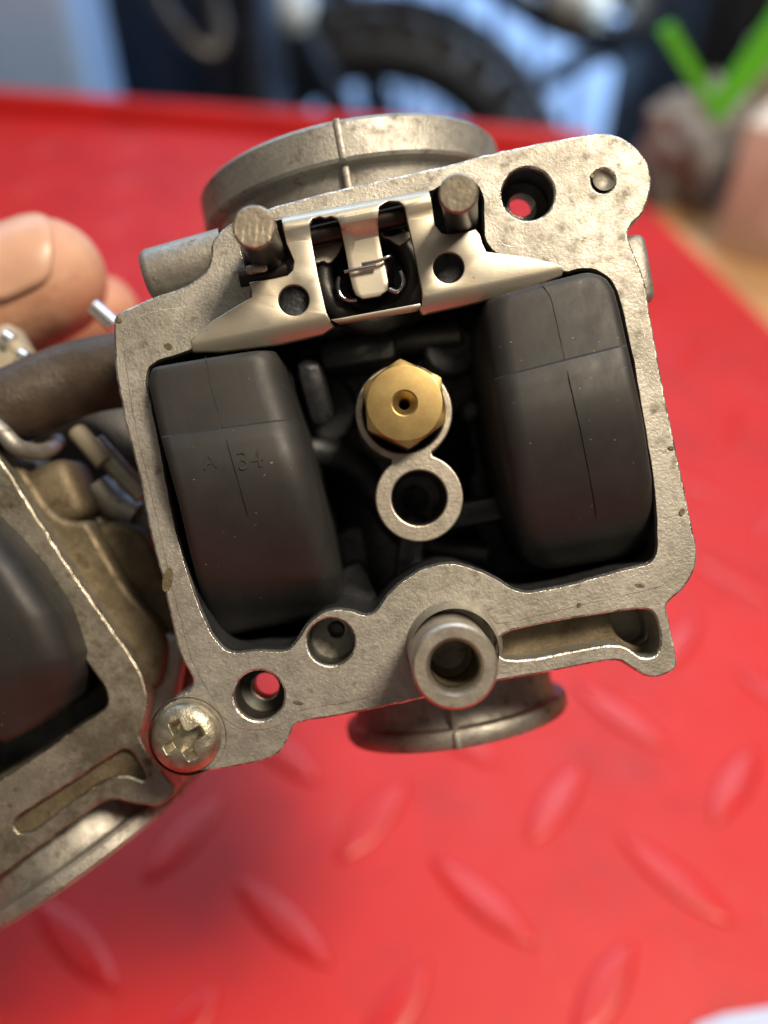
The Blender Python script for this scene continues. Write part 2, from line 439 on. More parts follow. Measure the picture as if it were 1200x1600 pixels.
HOLE_SHADE = plain('hole_shade', (.07, .07, .062), .5, .7, .4, 600)  # recess shade put into the wall colour
for X, Y, rr_, d1, m in ((825,303,41,5.4,HOLE_SHADE), (405,1087,39,5.4,HOLE_SHADE), (517,1003,37,8.0,plain('well_shade', (.03, .034, .03), .4, .5))):
    q = P(X, Y, 0); lathe('hole_shade_lining', Vector((q.x, q.y, -d1*.001)), (0, 0, 1), [((rr_*.075-.07)*.001*(.62 if d1 < 6 else .45), 0.00002), ((rr_*.075-.10)*.001, .0006), ((rr_*.075-.05)*.001, d1*.001-.0008)], m, cb, 40)  # added lining, coloured dark for the shade inside each hole
# dimple bottom, slot floor, well cone
lathe('dimple', P(942,283,-.75), (0, 0, 1), [(0, 0), (.0005, .00005), (.0010, .0003), (.00125, .0006), (.00140, .0008)], ALU, cb, 24)
plate('slot_floor', sc(slot, 0, -4), [sc(slot_deep, 0, -4)], -4.2, -5.4, ALU_DIRTY, cb, .05)
# gasket land: a slightly proud band round the bowl opening, and its faint step
land = chaikin([(190,505),(240,485),(300,478),(340,465),(352,430),(350,392),(372,362),(440,338),(700,276),(752,268),(772,330),(776,376),(800,388),(860,376),(900,371),(935,378),(962,398),(985,430),(1000,480),(1012,560),(1040,700),(1068,840),(1066,885),(1040,915),(1000,925),(960,934),(840,962),(775,978),(768,960),(720,942),(670,950),(640,985),(632,1030),(620,1070),(560,1096),(470,1108),(455,1120),(430,1138),(385,1142),(350,1128),(320,1070),(300,1035),(285,980),(262,890),(240,790),(210,660),(196,570)], 2)
plate('gasket_face', wob(densify(land, 9), 2), [c_s and wob(densify(chaikin(cav, 2, .22), 9), 1.2), ring(405,1087,42), ring(517,1003,39.5)], .07, -.6, ALU, cb, .05)
# small casting flaws in the gasket face
for X, Y, a, b in ((263,541,7,5), (262,906,8,20), (186,500,5,4), (925,275,3,3), (466,1098,9,3), (1049,700,5,3), (1066,800,4,6), (905,945,3,4), (1000,915,8,3)):
    plate('casting_flaw', ring(X, Y, a, 12, b, R(12)), [], .16, -.2, ALU_DIRTY, cb, .02)

lathe('blind_well', P(655,778,-3.5)+Vector((0,0,-.0165)), (0, 0, 1), [(0, 0), (.0016, .0002), (.0018, .004), (.0032, .0045), (.0033, .0160)], ALU_SHADED, cb, 32)  # added plug, darkened for the shade down the bore
cw_in = [((v.x), (v.y)) for v in [Vector(p) for p in offset_loop(clean(c_s if area2(c_s) > 0 else c_s[::-1]), 4)]]
cw2 = clean(cw_in, 1)
plate('bowl_shade_liner', [tuple(v) for v in offset_loop(clean(c_s if area2(c_s) > 0 else c_s[::-1]), -1.5)], [cw2], -1.0, -26.5, ALU_SHADED, cb, .05)  # added liner; the shade on the bowl walls is in its colour
# bowl interior, its shade held in the metal colour
plate('bowl_floor', sc(densify(chaikin(cav, 1), 25), 0, -26), [], -26, -28.5, ALU_SHADED, cb, .2)
def post_bm(X, Y, w0, w1, r, ax=None, tp=.9):
    a = P(X, Y, w0); b = Vector((a.x, a.y, w1*.001)); h = (a-b).length
    return lathe_bm(b, (0, 0, 1), [(r, 0), (r*tp, h-.0006), (r*tp-.0006, h), (0, h)], 28)
ins = [post_bm(705,545,-16,-27,.0042), post_bm(690,600,-20,-27,.0055), post_bm(590,600,-21,-27,.006), post_bm(560,870,-22,-27,.005), post_bm(500,640,-20,-27,.0058), post_bm(735,640,-14,-27,.0016),
       box_bm(P(492,600,-17), (.0034, .0085, .014), Matrix.Rotation(R(14), 3, 'Z') @ Matrix.Rotation(R(20), 3, 'X'), .0014), box_bm(P(552,930,-21), (.007, .009, .010), Matrix.Rotation(R(25), 3, 'Z'), .0016),
       box_bm(P(900,905,-11), (.020, .0014, .018), Matrix.Rotation(R(11), 3, 'Z'), .0005), box_bm(P(560,560,-18), (.010, .004, .014), Matrix.Rotation(R(10), 3, 'Z'), .0012),
       box_bm(P(740,800,-20), (.012, .0035, .012), Matrix.Rotation(R(10), 3, 'Z'), .0012), box_bm(P(640,860,-20), (.0035, .010, .012), Matrix.Rotation(R(-8), 3, 'Z'), .001),
       tube_bm([P(470,700,-16), P(560,730,-19), P(640,840,-21), P(760,870,-20)], .0022, 12), tube_bm([P(470,560,-17), P(600,535,-18), P(720,520,-16)], .002, 12)]
lathe('throttle_barrel', P(668,1010,-31), (-.17, .985, 0), [(0, 0), (.0105, 0), (.0112, .0006), (.0112, .024), (.0122, .0246), (.0122, .033), (0, .033)], ALU_SHADED, cb, 64)
from_bm('bowl_interior', join_bm(ins), ALU_SHADED, cb, 35)
lathe('slide_chamber', P(610,650,-62), (0, 0, 1), [(0, 0), (.020, 0), (.0225, .002), (.0225, .020), (.0245, .0205), (.0245, .033)], ALU_NECK, cb, 64)
# black block and seat under the hinge plate
sb = plates('float_valve_seat', [(densify(chaikin([(400,350),(680,300),(750,300),(752,380),(700,470),(530,520),(430,520),(395,470)], 2), 15), [], -7, -20, .4)], ALU_SHADED, cb)

# main jet tower: two joined rings on a waisted wall
def tower(w0, w1):
    r1 = ring(631,644,76,64); r2 = ring(655,778,69,64)
    import itertools
    # outline of the union of the two circles with a filleted waist
    pts = []
    c1, c2 = Vector((631,644)), Vector((655,778)); d = (c2-c1).normalized(); n = Vector((-d.y, d.x))
    for i in range(45):
        a = R(25)+R(310)*i/44; v = d*math.cos(a)+n*math.sin(a); pts.append(tuple(c1+v*76))
    for i in range(45):
        a = R(180+28)+R(304)*i/44; v = d*math.cos(a)+n*math.sin(a); pts.append(tuple(c2+v*69))
    return pts
tw = tower(0, 0)
plates('jet_tower', [(tw, [ring(631,644,64,48), ring(655,778,43,48)], -3.5, -8, .22), (sc(tw, -3.5, -8), [sc(ring(631,644,60,48), -3.5, -8), sc(ring(655,778,42,48), -3.5, -8)], -8.01, -26, .1)], ALU_BRIGHT, cb)
jet = lathe('main_jet', P(632,632,-5), (0, 0, 1), [(.0034, -.006), (.0034, 0), (.0040, .0012), (.0046, .0014)], BRASS, cb, 36)
# hexagonal head: chamfered hex with a countersunk bore
def hexhead():
    bm = bmesh.new(); n = 72; c = P(632,630,0); rows = []
    def hr(a, R0):
        a = (a+R(60)) % R(60)-R(30); return R0*math.cos(R(30))/math.cos(a)
    k = K(0)*.001
    for R0, rr, z in ((1, None, -.0050), (1, None, -.00015), (None, .00445, .00002), (None, .0043, .00005), (None, .0016, .00014), (None, .0014, .00004), (None, .0008, -.0009), (None, .00066, -.0012), (None, .00066, -.006)):
        row = []
        for i in range(n):
            a = 2*math.pi*i/n
            hx = hr(a-R(36), 71*k)
            if rr is None: r = hx; zz = z-max(0, (hx-60*k))*.28
            elif rr == 'c': r = min(hx*.985, .00478); zz = z
            else: r = rr; zz = z
            row.append(bm.verts.new((c.x+r*math.cos(a), c.y+r*math.sin(a), zz)))
        rows.append(row)
    for A, B in zip(rows, rows[1:]):
        for i in range(n): bm.faces.new((A[i], A[(i+1) % n], B[(i+1) % n], B[i]))
    return bm
from_bm('jet_head', hexhead(), BRASS, jet, 22).data.transform(Matrix.Translation((0, 0, 0)))

# choke pickup tube standing out of the face
tc = P(711,1042,11.5); ax = (0, 0, 1); tb0 = Vector((tc.x, tc.y, -.004)); H = .0155; ro = 68*K(11.5)*.001
lathe('pickup_tube', tb0, ax, [(ro*1.10, 0), (ro*1.03, .004), (ro, .010), (ro, H-.0003), (ro-.0003, H), (.0031, H), (.0028, H-.0004), (.0026, H-.0009), (.0026, H-.0085), (.0021, H-.009), (.0021, .001), (0, .001)], ALU_BRIGHT, cb, 56)
boss = ring(703,985,70,40,88)
def dome_bm(c, r, h, n=36, m=6): return lathe_bm(c, (0, 0, 1), [(r*math.cos(math.pi/2*i/m), h*math.sin(math.pi/2*i/m)) for i in range(m)]+[(0, h)], n)
lathe('tube_foot', P(706,1010,-1), (0, 0, 1), [(.0060, 0), (.0057, .0008), (.0054, .0012), (.0051, .003), (.0050, .005)], ALU, cb, 48)
# brown crust inside the pickup tube
lathe('tube_lining', Vector((tc.x, tc.y, .0115-.0085)), (0, 0, 1), [(.00252, 0), (.00254, .0045), (.0025, .0065)], ALU_DIRTY, cb, 40)

# throats: inlet bell at the top, outlet spigot at the bottom
def throat(name, rimX, rimY, wc, Rp, ax, th, neckR, length, mat, rib):
    c = P(rimX, rimY, wc); a = Vector(ax).normalized(); k = K(wc)*.001; Rr = Rp*k
    prof = [(Rr*.80, -.010), (Rr*.82, -.001), (Rr*.87, 0), (Rr*.975, 0), (Rr, -.0006), (Rr, -th+.0004), (Rr*.985, -th), (neckR+.0004, -th-.0003), (neckR, -th-.0012), (neckR, -length)]
    o = lathe(name, c, a, prof, mat, cb, 96)
    fr = Vector((0, 0, 1)); side = a.cross(fr)
    if rib is not None:
        q = (fr*math.cos(R(rib))+side*math.sin(R(rib))).normalized()
        m = Matrix((side, q, a)).transposed()
        u = q.cross(a)
        m = Matrix((u, a, q)).transposed()
        from_bm('parting_rib', join_bm([box_bm(c+q*(Rr)-a*(th*.5), (.0009, th*1.0, .0007), m, .0003), box_bm(c+q*(neckR+.0004)-a*(th+.004), (.0009, .008, .0016), m, .0003)]), mat, o)
    return o
throat('inlet_flange', 545, 281, -26, 232, (-.18, .984, 0), .0052, .0193, .0135, ALU_NECK, -2)
throat('outlet_spigot', 715, 1126, -26, 172, (.17, -.985, 0), .0024, .0142, .0115, ALU_NECK, 4)
# horizontal boss and ear beside the upper left corner
bdir = (P(325,404,-3)-P(229,430,-3)).normalized()
lathe('side_boss', P(229,432,-3.4), bdir, [(0, 0), (.0026, 0), (.0030, .0004), (.0031, .0009), (.0032, .010)], ALU, cb, 32)
from_bm('side_ear', box_bm(P(985,430,-6), (.0035, .0085, .007), Matrix.Rotation(R(10), 3, 'Z'), .0012, 3), ALU_NECK, cb)
# faint cast ridge arc on the ear
# rough steel pins the hinge plate hangs from
def pinpost(X, Y, wt, X2, Y2, w2, rp):
    a = P(X, Y, wt); b = P(X2, Y2, w2); r = rp*K(wt)*.001; h = (a-b).length
    o = lathe('hinge_post', b, a-b, [(r*.95, 0), (r*.95, h-.0016), (r, h-.0012), (r, h-.0003), (r-.00025, h), (0, h)], PIN, cb, 40)
    t = (a-b).normalized()
    lathe('post_end', a-t*.00028, t, [(r*1.01, 0), (r*1.01, .0002), (r-.0002, .0004), (0, .0004)], PINTOP, o, 40)
    return o, r
h1, rr = pinpost(397,355,11, 430,425,-9, 34)
for i in range(6):
    x = 372+i*10.5; t = P(x, 328+abs(i-2.5)*4, 11.08); b = P(x-4, 368+(i % 2)*10, 11.08)
    from_bm('score_line', tube_bm([t, b], .00005, 6, 1), PINTOP, h1)
pinpost(716,302,11, 724,368,-9, 31)

# hinge plate
def slab(outl, holes, w0, th, bev, cuts, fn, mat, name, parent):
    me = plate_mesh(outl, holes, w0, w0-th, bev)
    bm = bmesh.new(); bm.from_mesh(me)
    for p, n in cuts:
        bmesh.ops.bisect_plane(bm, geom=bm.verts[:]+bm.edges[:]+bm.faces[:], plane_co=p, plane_no=n)
    for v in bm.verts: fn(v)
    bmesh.ops.remove_doubles(bm, verts=bm.verts, dist=1e-6)
    return from_bm(name, bm, mat, parent, 50, rec=False)
hp = [(297,532),(333,500),(393,464),(393,455),(389,441),(427,435),(449,430),(457,422),(459,408),(447,380),(440,345),(439,336),(555,313),(669,292),(676,326),(680,352),(690,364),(703,366),(743,358),(750,366),(754,380),(760,393),
      (817,400),(864,410),(876,414),(881,421),(879,429),(837,446),(783,461),(720,476),(661,488),(655,482),(660,474),(659,455),(650,405),(636,345),(632,326),(623,317),(606,315),(594,323),(588,335),(580,346),
      (545,350),(533,356),(527,344),(517,340),(508,343),(500,340),(489,343),(484,353),(487,375),(497,430),(510,488),(517,502),(522,508),(503,520),(433,536),(343,548),(300,549)]
hp = densify(hp, 12)
lo = P(503,522,1.6); dr = (P(880,434,1.6)-P(300,553,1.6)).normalized(); up = Vector((-dr.y, dr.x, 0))
tp = P(555,311,1.6); dt = (P(669,291,1.6)-P(439,335,1.6)).normalized(); ut = Vector((dt.y, -dt.x, 0))
cuts = [(lo+up*s*.001, up) for s in (.3, .6, .9, 1.2, 1.6, 2.0)]+[(tp+ut*s*.001, ut) for s in (.25, .5, .8, 1.2, 1.7, 2.3, 3.0, 3.6)]
def bend(v):
    s = (v.co-lo).dot(up)*1000
    if s < 2.1: v.co.z -= .00036*(2.1-max(s, -1))**1.7
    s = (v.co-tp).dot(ut)*1000
    x = (v.co-tp).dot(dt)*1000
    if -10 < x < 9.6:
        if s < 1.2: v.co.z -= .0009*(1.2-max(s, -.5))**1.6
        v.co.z += .0005*math.exp(-((s-1.9)/.9)**2)
plate_o = slab(hp, [ring(459,469,24,32), ring(701,418,24,32)], 1.9, .8, .14, cuts, bend, STEEL, 'hinge_plate', cb)
# folded bottom tab under the window
def strip(name, L, Rr, ws, th, mat, parent, cut=0, nx=6, edge=.0):
    """sheet strip running down: left/right picture points with a depth each"""
    bm = bmesh.new(); rows = []
    for (lx, ly), (rx, ry), wd in zip(L, Rr, ws):
        rows.append([bm.verts.new(P(lx+(rx-lx)*i/nx, ly+(ry-ly)*i/nx, wd)) for i in range(nx+1)])
    for A, B in zip(rows, rows[1:]):
        for i in range(nx): bm.faces.new((A[i], A[i+1], B[i+1], B[i]))
    o = from_bm(name, bm, mat, parent, 60)
    n = o.data.polygons[0].normal
    if n.z < 0: o.data.flip_normals()
    s = o.modifiers.new('s', 'SOLIDIFY'); s.thickness = th; s.offset = -1
    b = o.modifiers.new('b', 'BEVEL'); b.width = .0001; b.segments = 2
    return o
strip('window_tab', [(517,500),(524,504),(531,508)], [(657,474),(658,480),(652,487)], [2.0, 1.9, 1.4], .0006, STEEL, plate_o, nx=8)
# tongue that presses the needle
tl = [(530,326),(531,340),(531,352),(533,362),(537,380),(541,400),(546,430),(551,450),(556,461),(566,467)]
tr = [(592,314),(592,328),(591,341),(591,352),(592,368),(597,395),(604,425),(607,440),(606,453),(592,463)]
strip('tongue', tl, tr, [1.9, 2.4, 2.2, 1.2, .4, .2, .2, .2, .2, .2], .0005, STEEL, plate_o, nx=6)
# hinge pin seen through the slots
tube('hinge_pin', [P(478,372,-.6), P(640,334,-.6)], .0013, PIN, cb, 20, 1)
from_bm('pin_stop', box_bm(P(401,420,3), (.0024, .0009, .0012), Matrix.Rotation(R(10), 3, 'Z'), .0003), ALU_BRIGHT, cb)
tube('hinge_pin_end', [P(376,438,-.8), P(450,424,-.8)], .0014, PIN, cb, 20, 1)
plate('plate_web', chaikin([(484,388),(530,378),(534,372),(534,388),(520,408),(512,412),(505,407),(496,412),(488,408)], 1), [], -2.4, -3, STEEL, cb, .08)
plate('plate_web', chaikin([(590,362),(597,358),(603,372),(640,360),(645,368),(627,384),(620,382),(606,372),(600,372)], 1), [], -2.4, -3, STEEL, cb, .08)
# needle valve: black seal ring, needle and its wire clip
c = P(577,432,-4.5)
lathe('seal_ring', c, (0, 0, 1), [(.0056+.0015*math.cos(2*math.pi*i/16), .0015*math.sin(2*math.pi*i/16)) for i in range(16)], RUBBER, cb, 56, True)
lathe('float_needle', P(577,434,-5), (0, 0, 1), [(.0030, -.006), (.0030, .0015), (.0022, .0024), (0, .0026)], PIN, cb, 32)
ndl = tube('needle_clip', [P(538,425,.9), P(560,420,1.0), P(588,415,1.0)], .00022, CHROME, cb, 8)
tube('wire_loop', [P(565,413,.9), P(590,408,1.1), P(608,401,1.0), P(612,404,.2), P(612,420,-2)], .00022, CHROME, ndl, 8)
tube('wire_loop', [P(530,432,-1.5), P(529,450,-2), P(534,464,-2), P(548,469,-2.2), P(556,468,-2.4)], .0003, CHROME, ndl, 8)
tube('wire_loop', [P(608,452,-1), P(620,456,-1), P(629,448,-1), P(630,436,-1), P(626,424,-1)], .0003, CHROME, ndl, 8)

# floats
def interp(tab, t):
    for (a, va), (b, vb) in zip(tab, tab[1:]):
        if t <= b: return va+(vb-va)*(0 if b == a else (t-a)/(b-a))
    return tab[-1][1]
def vlerp(tab, t):
    for (a, va), (b, vb) in zip(tab, tab[1:]):
        if t <= b:
            f = 0 if b == a else (t-a)/(b-a); return (va[0]+(vb[0]-va[0])*f, va[1]+(vb[1]-va[1])*f)
    return tab[-1][1]
def make_float(Lt, Rt, Wt, rl, rr, depth=-20, parent=cb, mat=FLOAT, crease=.26):
    N = 60; bm = bmesh.new(); rows = []
    ts = sorted(set([i/N for i in range(N+1)]+[.004, .01, .02, crease, crease-.006, .985, .994]))
    for t in ts:
        L = Vector(vlerp(Lt, t)); Rg = Vector(vlerp(Rt, t)); wd = interp(Wt, t) if t < .30 else sum(interp(Wt, min(1, max(.27, t+q*.016))) for q in range(-5, 6))/11
        e = max(0, 1-t/.03); e2 = max(0, 1-(1-t)/.03)   # rounded ends
        drop = 1.0*(1-math.sqrt(max(0, 1-e*e)))+1.0*(1-math.sqrt(max(0, 1-e2*e2)))
        a = P(L.x, L.y, wd); b = P(Rg.x, Rg.y, wd); ux = (b-a).normalized()
        z = (wd-drop)*.001; row = []
        rl_, rr_ = rl*.001, rr*.001
        row.append(Vector((a.x, a.y, depth*.001)))
        row.append(Vector((a.x, a.y, z-rl_*1.5)))
        for i in range(7):
            q = math.pi/2*i/6; p = a+ux*rl_*(1-math.sin(q)); 
            p = a+ux*rl_*(1-math.cos(q)); row.append(Vector((p.x, p.y, z-rl_*(1-math.sin(q)))))
        for i in range(1, 8):
            f = i/8; p = (a+ux*rl_).lerp(b-ux*rr_, f); row.append(Vector((p.x, p.y, z+.00018*math.sin(math.pi*f))))
        for i in range(8):
            q = math.pi/2*(1-i/7); p = b-ux*rr_*(1-math.cos(q)); row.append(Vector((p.x, p.y, z-rr_*(1-math.sin(q)))))
        row.append(Vector((b.x, b.y, z-rr_*1.5)))
        row.append(Vector((b.x, b.y, depth*.001)))
        rows.append([bm.verts.new(v) for v in row])
    m = len(rows[0])
    for A, B in zip(rows, rows[1:]):
        for i in range(m-1): bm.faces.new((A[i], A[i+1], B[i+1], B[i]))
        bm.faces.new((A[m-1], A[0], B[0], B[m-1]))
    bm.faces.new(rows[0]); bm.faces.new(rows[-1][::-1])
    return from_bm('float', bm, mat, parent, 28)
LL = [(0,(233,572)),(.07,(229,600)),(.25,(247,680)),(.5,(277,790)),(.7,(296,872)),(.85,(313,935)),(.95,(330,975)),(1,(345,996))]
LR = [(0,(425,541)),(.05,(437,560)),(.12,(443,590)),(.25,(462,650)),(.4,(482,720)),(.6,(508,820)),(.78,(527,900)),(.9,(529,935)),(.96,(522,953)),(1,(505,962))]
LW = [(0,3.2),(.255,3.8),(.26,4.2),(.32,4.95),(.40,5.05),(.50,4.5),(.60,3.2),(.70,1.6),(.78,-.1),(.86,-2.3),(.93,-4.8),(1,-8)]
fl1 = make_float(LL, LR, LW, 1.3, 3.3, crease=.26)
RL = [(0,(762,463)),(.06,(757,490)),(.25,(770,588)),(.45,(785,680)),(.7,(803,790)),(.88,(820,860)),(.96,(832,884)),(1,(860,892))]
RR = [(0,(925,420)),(.03,(950,430)),(.06,(963,448)),(.15,(972,480)),(.3,(990,560)),(.5,(1010,655)),(.7,(1023,745)),(.88,(1027,825)),(.95,(1020,850)),(1,(985,870))]
RW = [(0,3.2),(.255,3.8),(.26,4.2),(.32,4.85),(.42,4.95),(.52,4.4),(.62,3.2),(.72,1.6),(.80,-.1),(.88,-2.3),(.94,-4.4),(1,-7)]
fl2 = make_float(RL, RR, RW, 2.8, 1.6, crease=.26)
def surf(Lt, Rt, Wt, t, s, lift=.12):
    L = Vector(vlerp(Lt, t)); Rg = Vector(vlerp(Rt, t)); wd = interp(Wt, t)
    q = L.lerp(Rg, s); p = P(q.x, q.y, wd); p.z += (lift+.18*math.sin(math.pi*s)*.95)*.001; return p
from_bm('mould_seam', tube_bm([surf(LL, LR, LW, t/20, .46+t*.002, .03) for t in range(0, 12)], .000045, 6, 2), SEAM, fl1)
from_bm('mould_seam', tube_bm([surf(RL, RR, RW, t/20, .50+t*.004, .03) for t in range(0, 17)], .000045, 6, 2), SEAM, fl2)
def txt(body, X, Y, wd, size, rot, mat, parent, name, ext=.00008, tilt=(0, 0)):
    cu = bpy.data.curves.new('t', 'FONT'); cu.body = body; cu.size = size*K(wd)*.001; cu.extrude = ext; cu.align_x = 'CENTER'; cu.align_y = 'CENTER'
    cu.offset = -.00001*0
    o = bpy.data.objects.new('t', cu); C.objects.link(o); bpy.context.view_layer.update()
    me = bpy.data.meshes.new_from_object(o.evaluated_get(bpy.context.evaluated_depsgraph_get())); bpy.data.objects.remove(o)
    hit = False
    if parent is not None and parent.type == 'MESH':
        q = P(X, Y, wd); hit, hp_, hn, _i = parent.ray_cast(Vector((q.x, q.y, .05)), Vector((0, 0, -1)))
        if hit: T_ = Matrix.Translation(hp_+hn*ext*.4) @ Vector((0, 0, 1)).rotation_difference(hn).to_matrix().to_4x4()
    if not hit: T_ = Matrix.Translation(P(X, Y, wd))
    me.transform(T_ @ Matrix.Rotation(R(rot), 4, 'Z') @ Matrix.Rotation(R(tilt[0]), 4, 'X'))
    return link(name, me, mat, parent, None)
txt('34', 391, 719, 4.98, 42, 10, FLOAT, fl1, 'raised_number', .00009)
txt('A', 328, 722, 4.95, 34, 10, FLOAT, fl1, 'raised_letter', .00006)

# pan head screw
sx, sy = 293, 1150
scw = lathe('screw', P(sx, sy, 0), (0, 0, 1), [(.0046, -.002), (.0046, .0002)], ALU_DIRTY, cb, 40)
def screw_head():
    bm = bmesh.new(); n = 160; c = P(sx, sy, 0); rows = []; NR = 64; Rh = .00405
    ca, sa = math.cos(R(28)), math.sin(R(28))
    def ss(x): x = max(0, min(1, x)); return x*x*(3-2*x)
    def cross(x, y):
        u = abs(x*ca+y*sa); v = abs(-x*sa+y*ca); m, w_ = max(u, v), min(u, v)
        hw = .00058+.0008*max(0, 1-m/.0011)
        return .0017*ss((.0026-m)/.0010)*ss((hw-w_)/.00022+.5)
    for j in range(NR+1):
        r = Rh*max(1e-3, min(1, j/(NR-3))); z = .0016*max(0, 1-(r/Rh)**3.2)**.6
        if j > NR-2: z = -.0004
        row = []
        for i in range(n):
            px, py = r*math.cos(2*math.pi*i/n), r*math.sin(2*math.pi*i/n)
            row.append(bm.verts.new((c.x+px, c.y+py, .0008+z-cross(px, py)+.00006*noise_(px*900, py*900))))
        rows.append(row)
    for A, B in zip(rows, rows[1:]):
        for i in range(n): bm.faces.new((A[i], A[(i+1) % n], B[(i+1) % n], B[i]))
    bm.faces.new(rows[0]); return bm
from mathutils import noise as _nz
def noise_(a, b): return _nz.noise(Vector((a, b, 2)))
from_bm('screw_head', screw_head(), ZINC, scw, 60)

# --- second carburettor
W2 = -8
band = [(-260,430),(-130,545),(0,715),(25,752),(73,832),(127,915),(213,1035),(228,1070),(230,1100),(226,1130),(217,1150),(240,1187),(277,1237),(262,1252),(243,1262),(215,1258),(180,1248),(150,1258),(117,1285),(60,1325),(0,1372),(-120,1440),(-260,1300),(-420,900)]
cav2 = [(-200,600),(-90,700),(-20,815),(0,846),(50,917),(100,987),(140,1042),(166,1078),(169,1098),(160,1110),(100,1150),(40,1192),(0,1217),(-100,1270),(-240,1150),(-330,850)]
slot2 = [(20,1285),(40,1268),(110,1225),(187,1172),(203,1172),(214,1186),(229,1213),(225,1222),(205,1212),(180,1212),(150,1225),(100,1262),(50,1300),(28,1303)]
b_s = wob(densify(chaikin(band, 2, .22), 10), 2.5); c2_s = wob(densify(chaikin(cav2, 2, .22), 10), 1.5); s2_s = chaikin(slot2, 2)
in2 = [(-120,560),(-60,640),(0,733),(73,843),(127,927),(205,1036),(222,1072),(222,1104),(205,1146),(130,1205),(60,1250),(0,1290),(-100,1340),(-260,1240),(-400,900)]
lathe('slide_chamber_cap', P(140,755,-44), (0, 0, 1), [(0, 0), (.0135, 0), (.0145, .001), (.0145, .008), (.0135, .009), (.0100, .0098), (.0098, .013), (0, .0135)], RUBBER, cb, 48)
c2 = plates('second_casting', [(b_s, [c2_s, s2_s], W2, W2-7, .3), (sc(b_s, W2, W2-7), [sc(c2_s, W2, W2-7)], W2-7.02, W2-9, .2), (sc(densify([(-260,430),(0,715),(215,1040),(228,1130),(100,1260),(-120,1400),(-400,900)], 20), W2, -12), [sc(c2_s, W2, -12)], -12.02, -28, .3)], ALU_GRIMY, cb)
lathe('slide_chamber', P(-70,1010,-62), (0, 0, 1), [(0, 0), (.020, 0), (.0225, .002), (.0225, .020), (.0245, .0205), (.0245, .033)], ALU_NECK, c2, 64)
plate('second_slot_floor', sc(s2_s, W2, -9), [], -9, -9.6, ALU_DIRTY, c2, .05)
plate('second_bowl_floor', sc(densify(cav2, 25), W2, -26), [], -26, -27.5, ALU_SHADED, cb, .2)
for X, Y in ((24,1234), (131,1163), (10,868), (38,905), (18,790)):
    plate('casting_flaw', ring(X, Y, 5, 12, 3, R(-40)), [], W2+.03, W2-.3, ALU_DIRTY, c2, .02)
F2L = [(0,(-150,760)),(.3,(-190,900)),(.6,(-170,1040)),(.85,(-90,1130)),(1,(0,1168))]
F2R = [(0,(-60,790)),(.15,(-10,840)),(.3,(30,890)),(.5,(75,960)),(.7,(104,1030)),(.85,(107,1070)),(.95,(96,1105)),(1,(70,1130))]
F2W = [(0,0),(.3,1),(.5,1),(.7,0),(.85,-2),(.95,-4),(1,-5)]
make_float(F2L, F2R, F2W, 2, 3.2, -20, cb)
th2 = throat('second_spigot', 146, 1326, -26, 206, (.56, -.83, 0), .0022, .0160, .0125, ALU_NECK, None)
# stained webs between the two bodies
plate('casting_web', densify(chaikin([(-20,650),(5,690),(50,752),(80,800),(110,816),(135,812),(150,838),(200,925),(240,965),(262,1005),(255,1060),(235,1085),(200,1050),(60,850),(0,770)], 2), 10), [], -11, -18, ALU_DIRTY, cb, .8)
plate('casting_web', densify(chaikin([(120,830),(165,812),(215,822),(240,860),(270,930),(300,1010),(305,1080),(250,1120),(215,1060),(180,950)], 2), 10), [], -15, -23, ALU_DIRTY, cb, 1.2)
from_bm('lug', box_bm(P(98,775,-17), (.0075, .0085, .010), Matrix.Rotation(R(22), 3, 'Z'), .0018, 3), ALU_DIRTY, cb)
from_bm('throttle_lever', join_bm([lathe_bm(P(195,812,-22), (.3, .3, 1), [(.0062, -.004), (.0062, 0), (.0054, .0009), (0, .0012)], 28), tube_bm([P(150,760,-20), P(180,790,-20), P(212,808,-20)], .0022, 14)]), ALU_NECK, cb)
from_bm('linkage_arm', box_bm(P(262,1060,-14), (.004, .012, .003), Matrix.Rotation(R(-10), 3, 'Z'), .0008, 3), ALU_NECK, cb)
pr = tube('idle_rod', [P(148,690,-17), P(190,738,-17), P(225,775,-17)], .0014, ALU_NECK, cb, 14, 1)
lathe('rod_end', P(117,670,-16), P(170,730,-16)-P(117,670,-16), [(0, 0), (.0010, 0), (.0013, .0004), (.0013, .0060), (0, .0062)], CREAM, pr, 20)
# hoses and their clamp
tube('fuel_hose', [P(300,572,-15), P(195,578,-15), P(120,592,-15), P(60,616,-14), P(0,645,-13), P(-90,700,-12), P(-180,790,-12)], .0050, HOSE, cb, 32)
tube('overflow_tube', [P(-40,640,-7), P(0,672,-8), P(30,700,-9), P(70,705,-14), P(90,690,-20)], .0011, ALU_NECK, cb, 14)
from_bm('hose_clamp', join_bm([box_bm(P(5,560,-24), (.008, .007, .006), Matrix.Rotation(R(30), 3, 'Z'), .0012), tube_bm([P(-10,530,-22), P(15,538,-22), P(40,560,-22)], .0012, 12)]), CREAM, cb)
tube('clamp_ear', [P(6,528,-21), P(18,536,-21)], .0013, CHROME, cb, 12, 1)
tube('clamp_ear', [P(30,556,-21), P(40,562,-21)], .0012, CHROME, cb, 12, 1)
tube('linkage_pin', [P(146,480,-26), P(180,510,-26)], .0012, CHROME, cb, 14, 1)

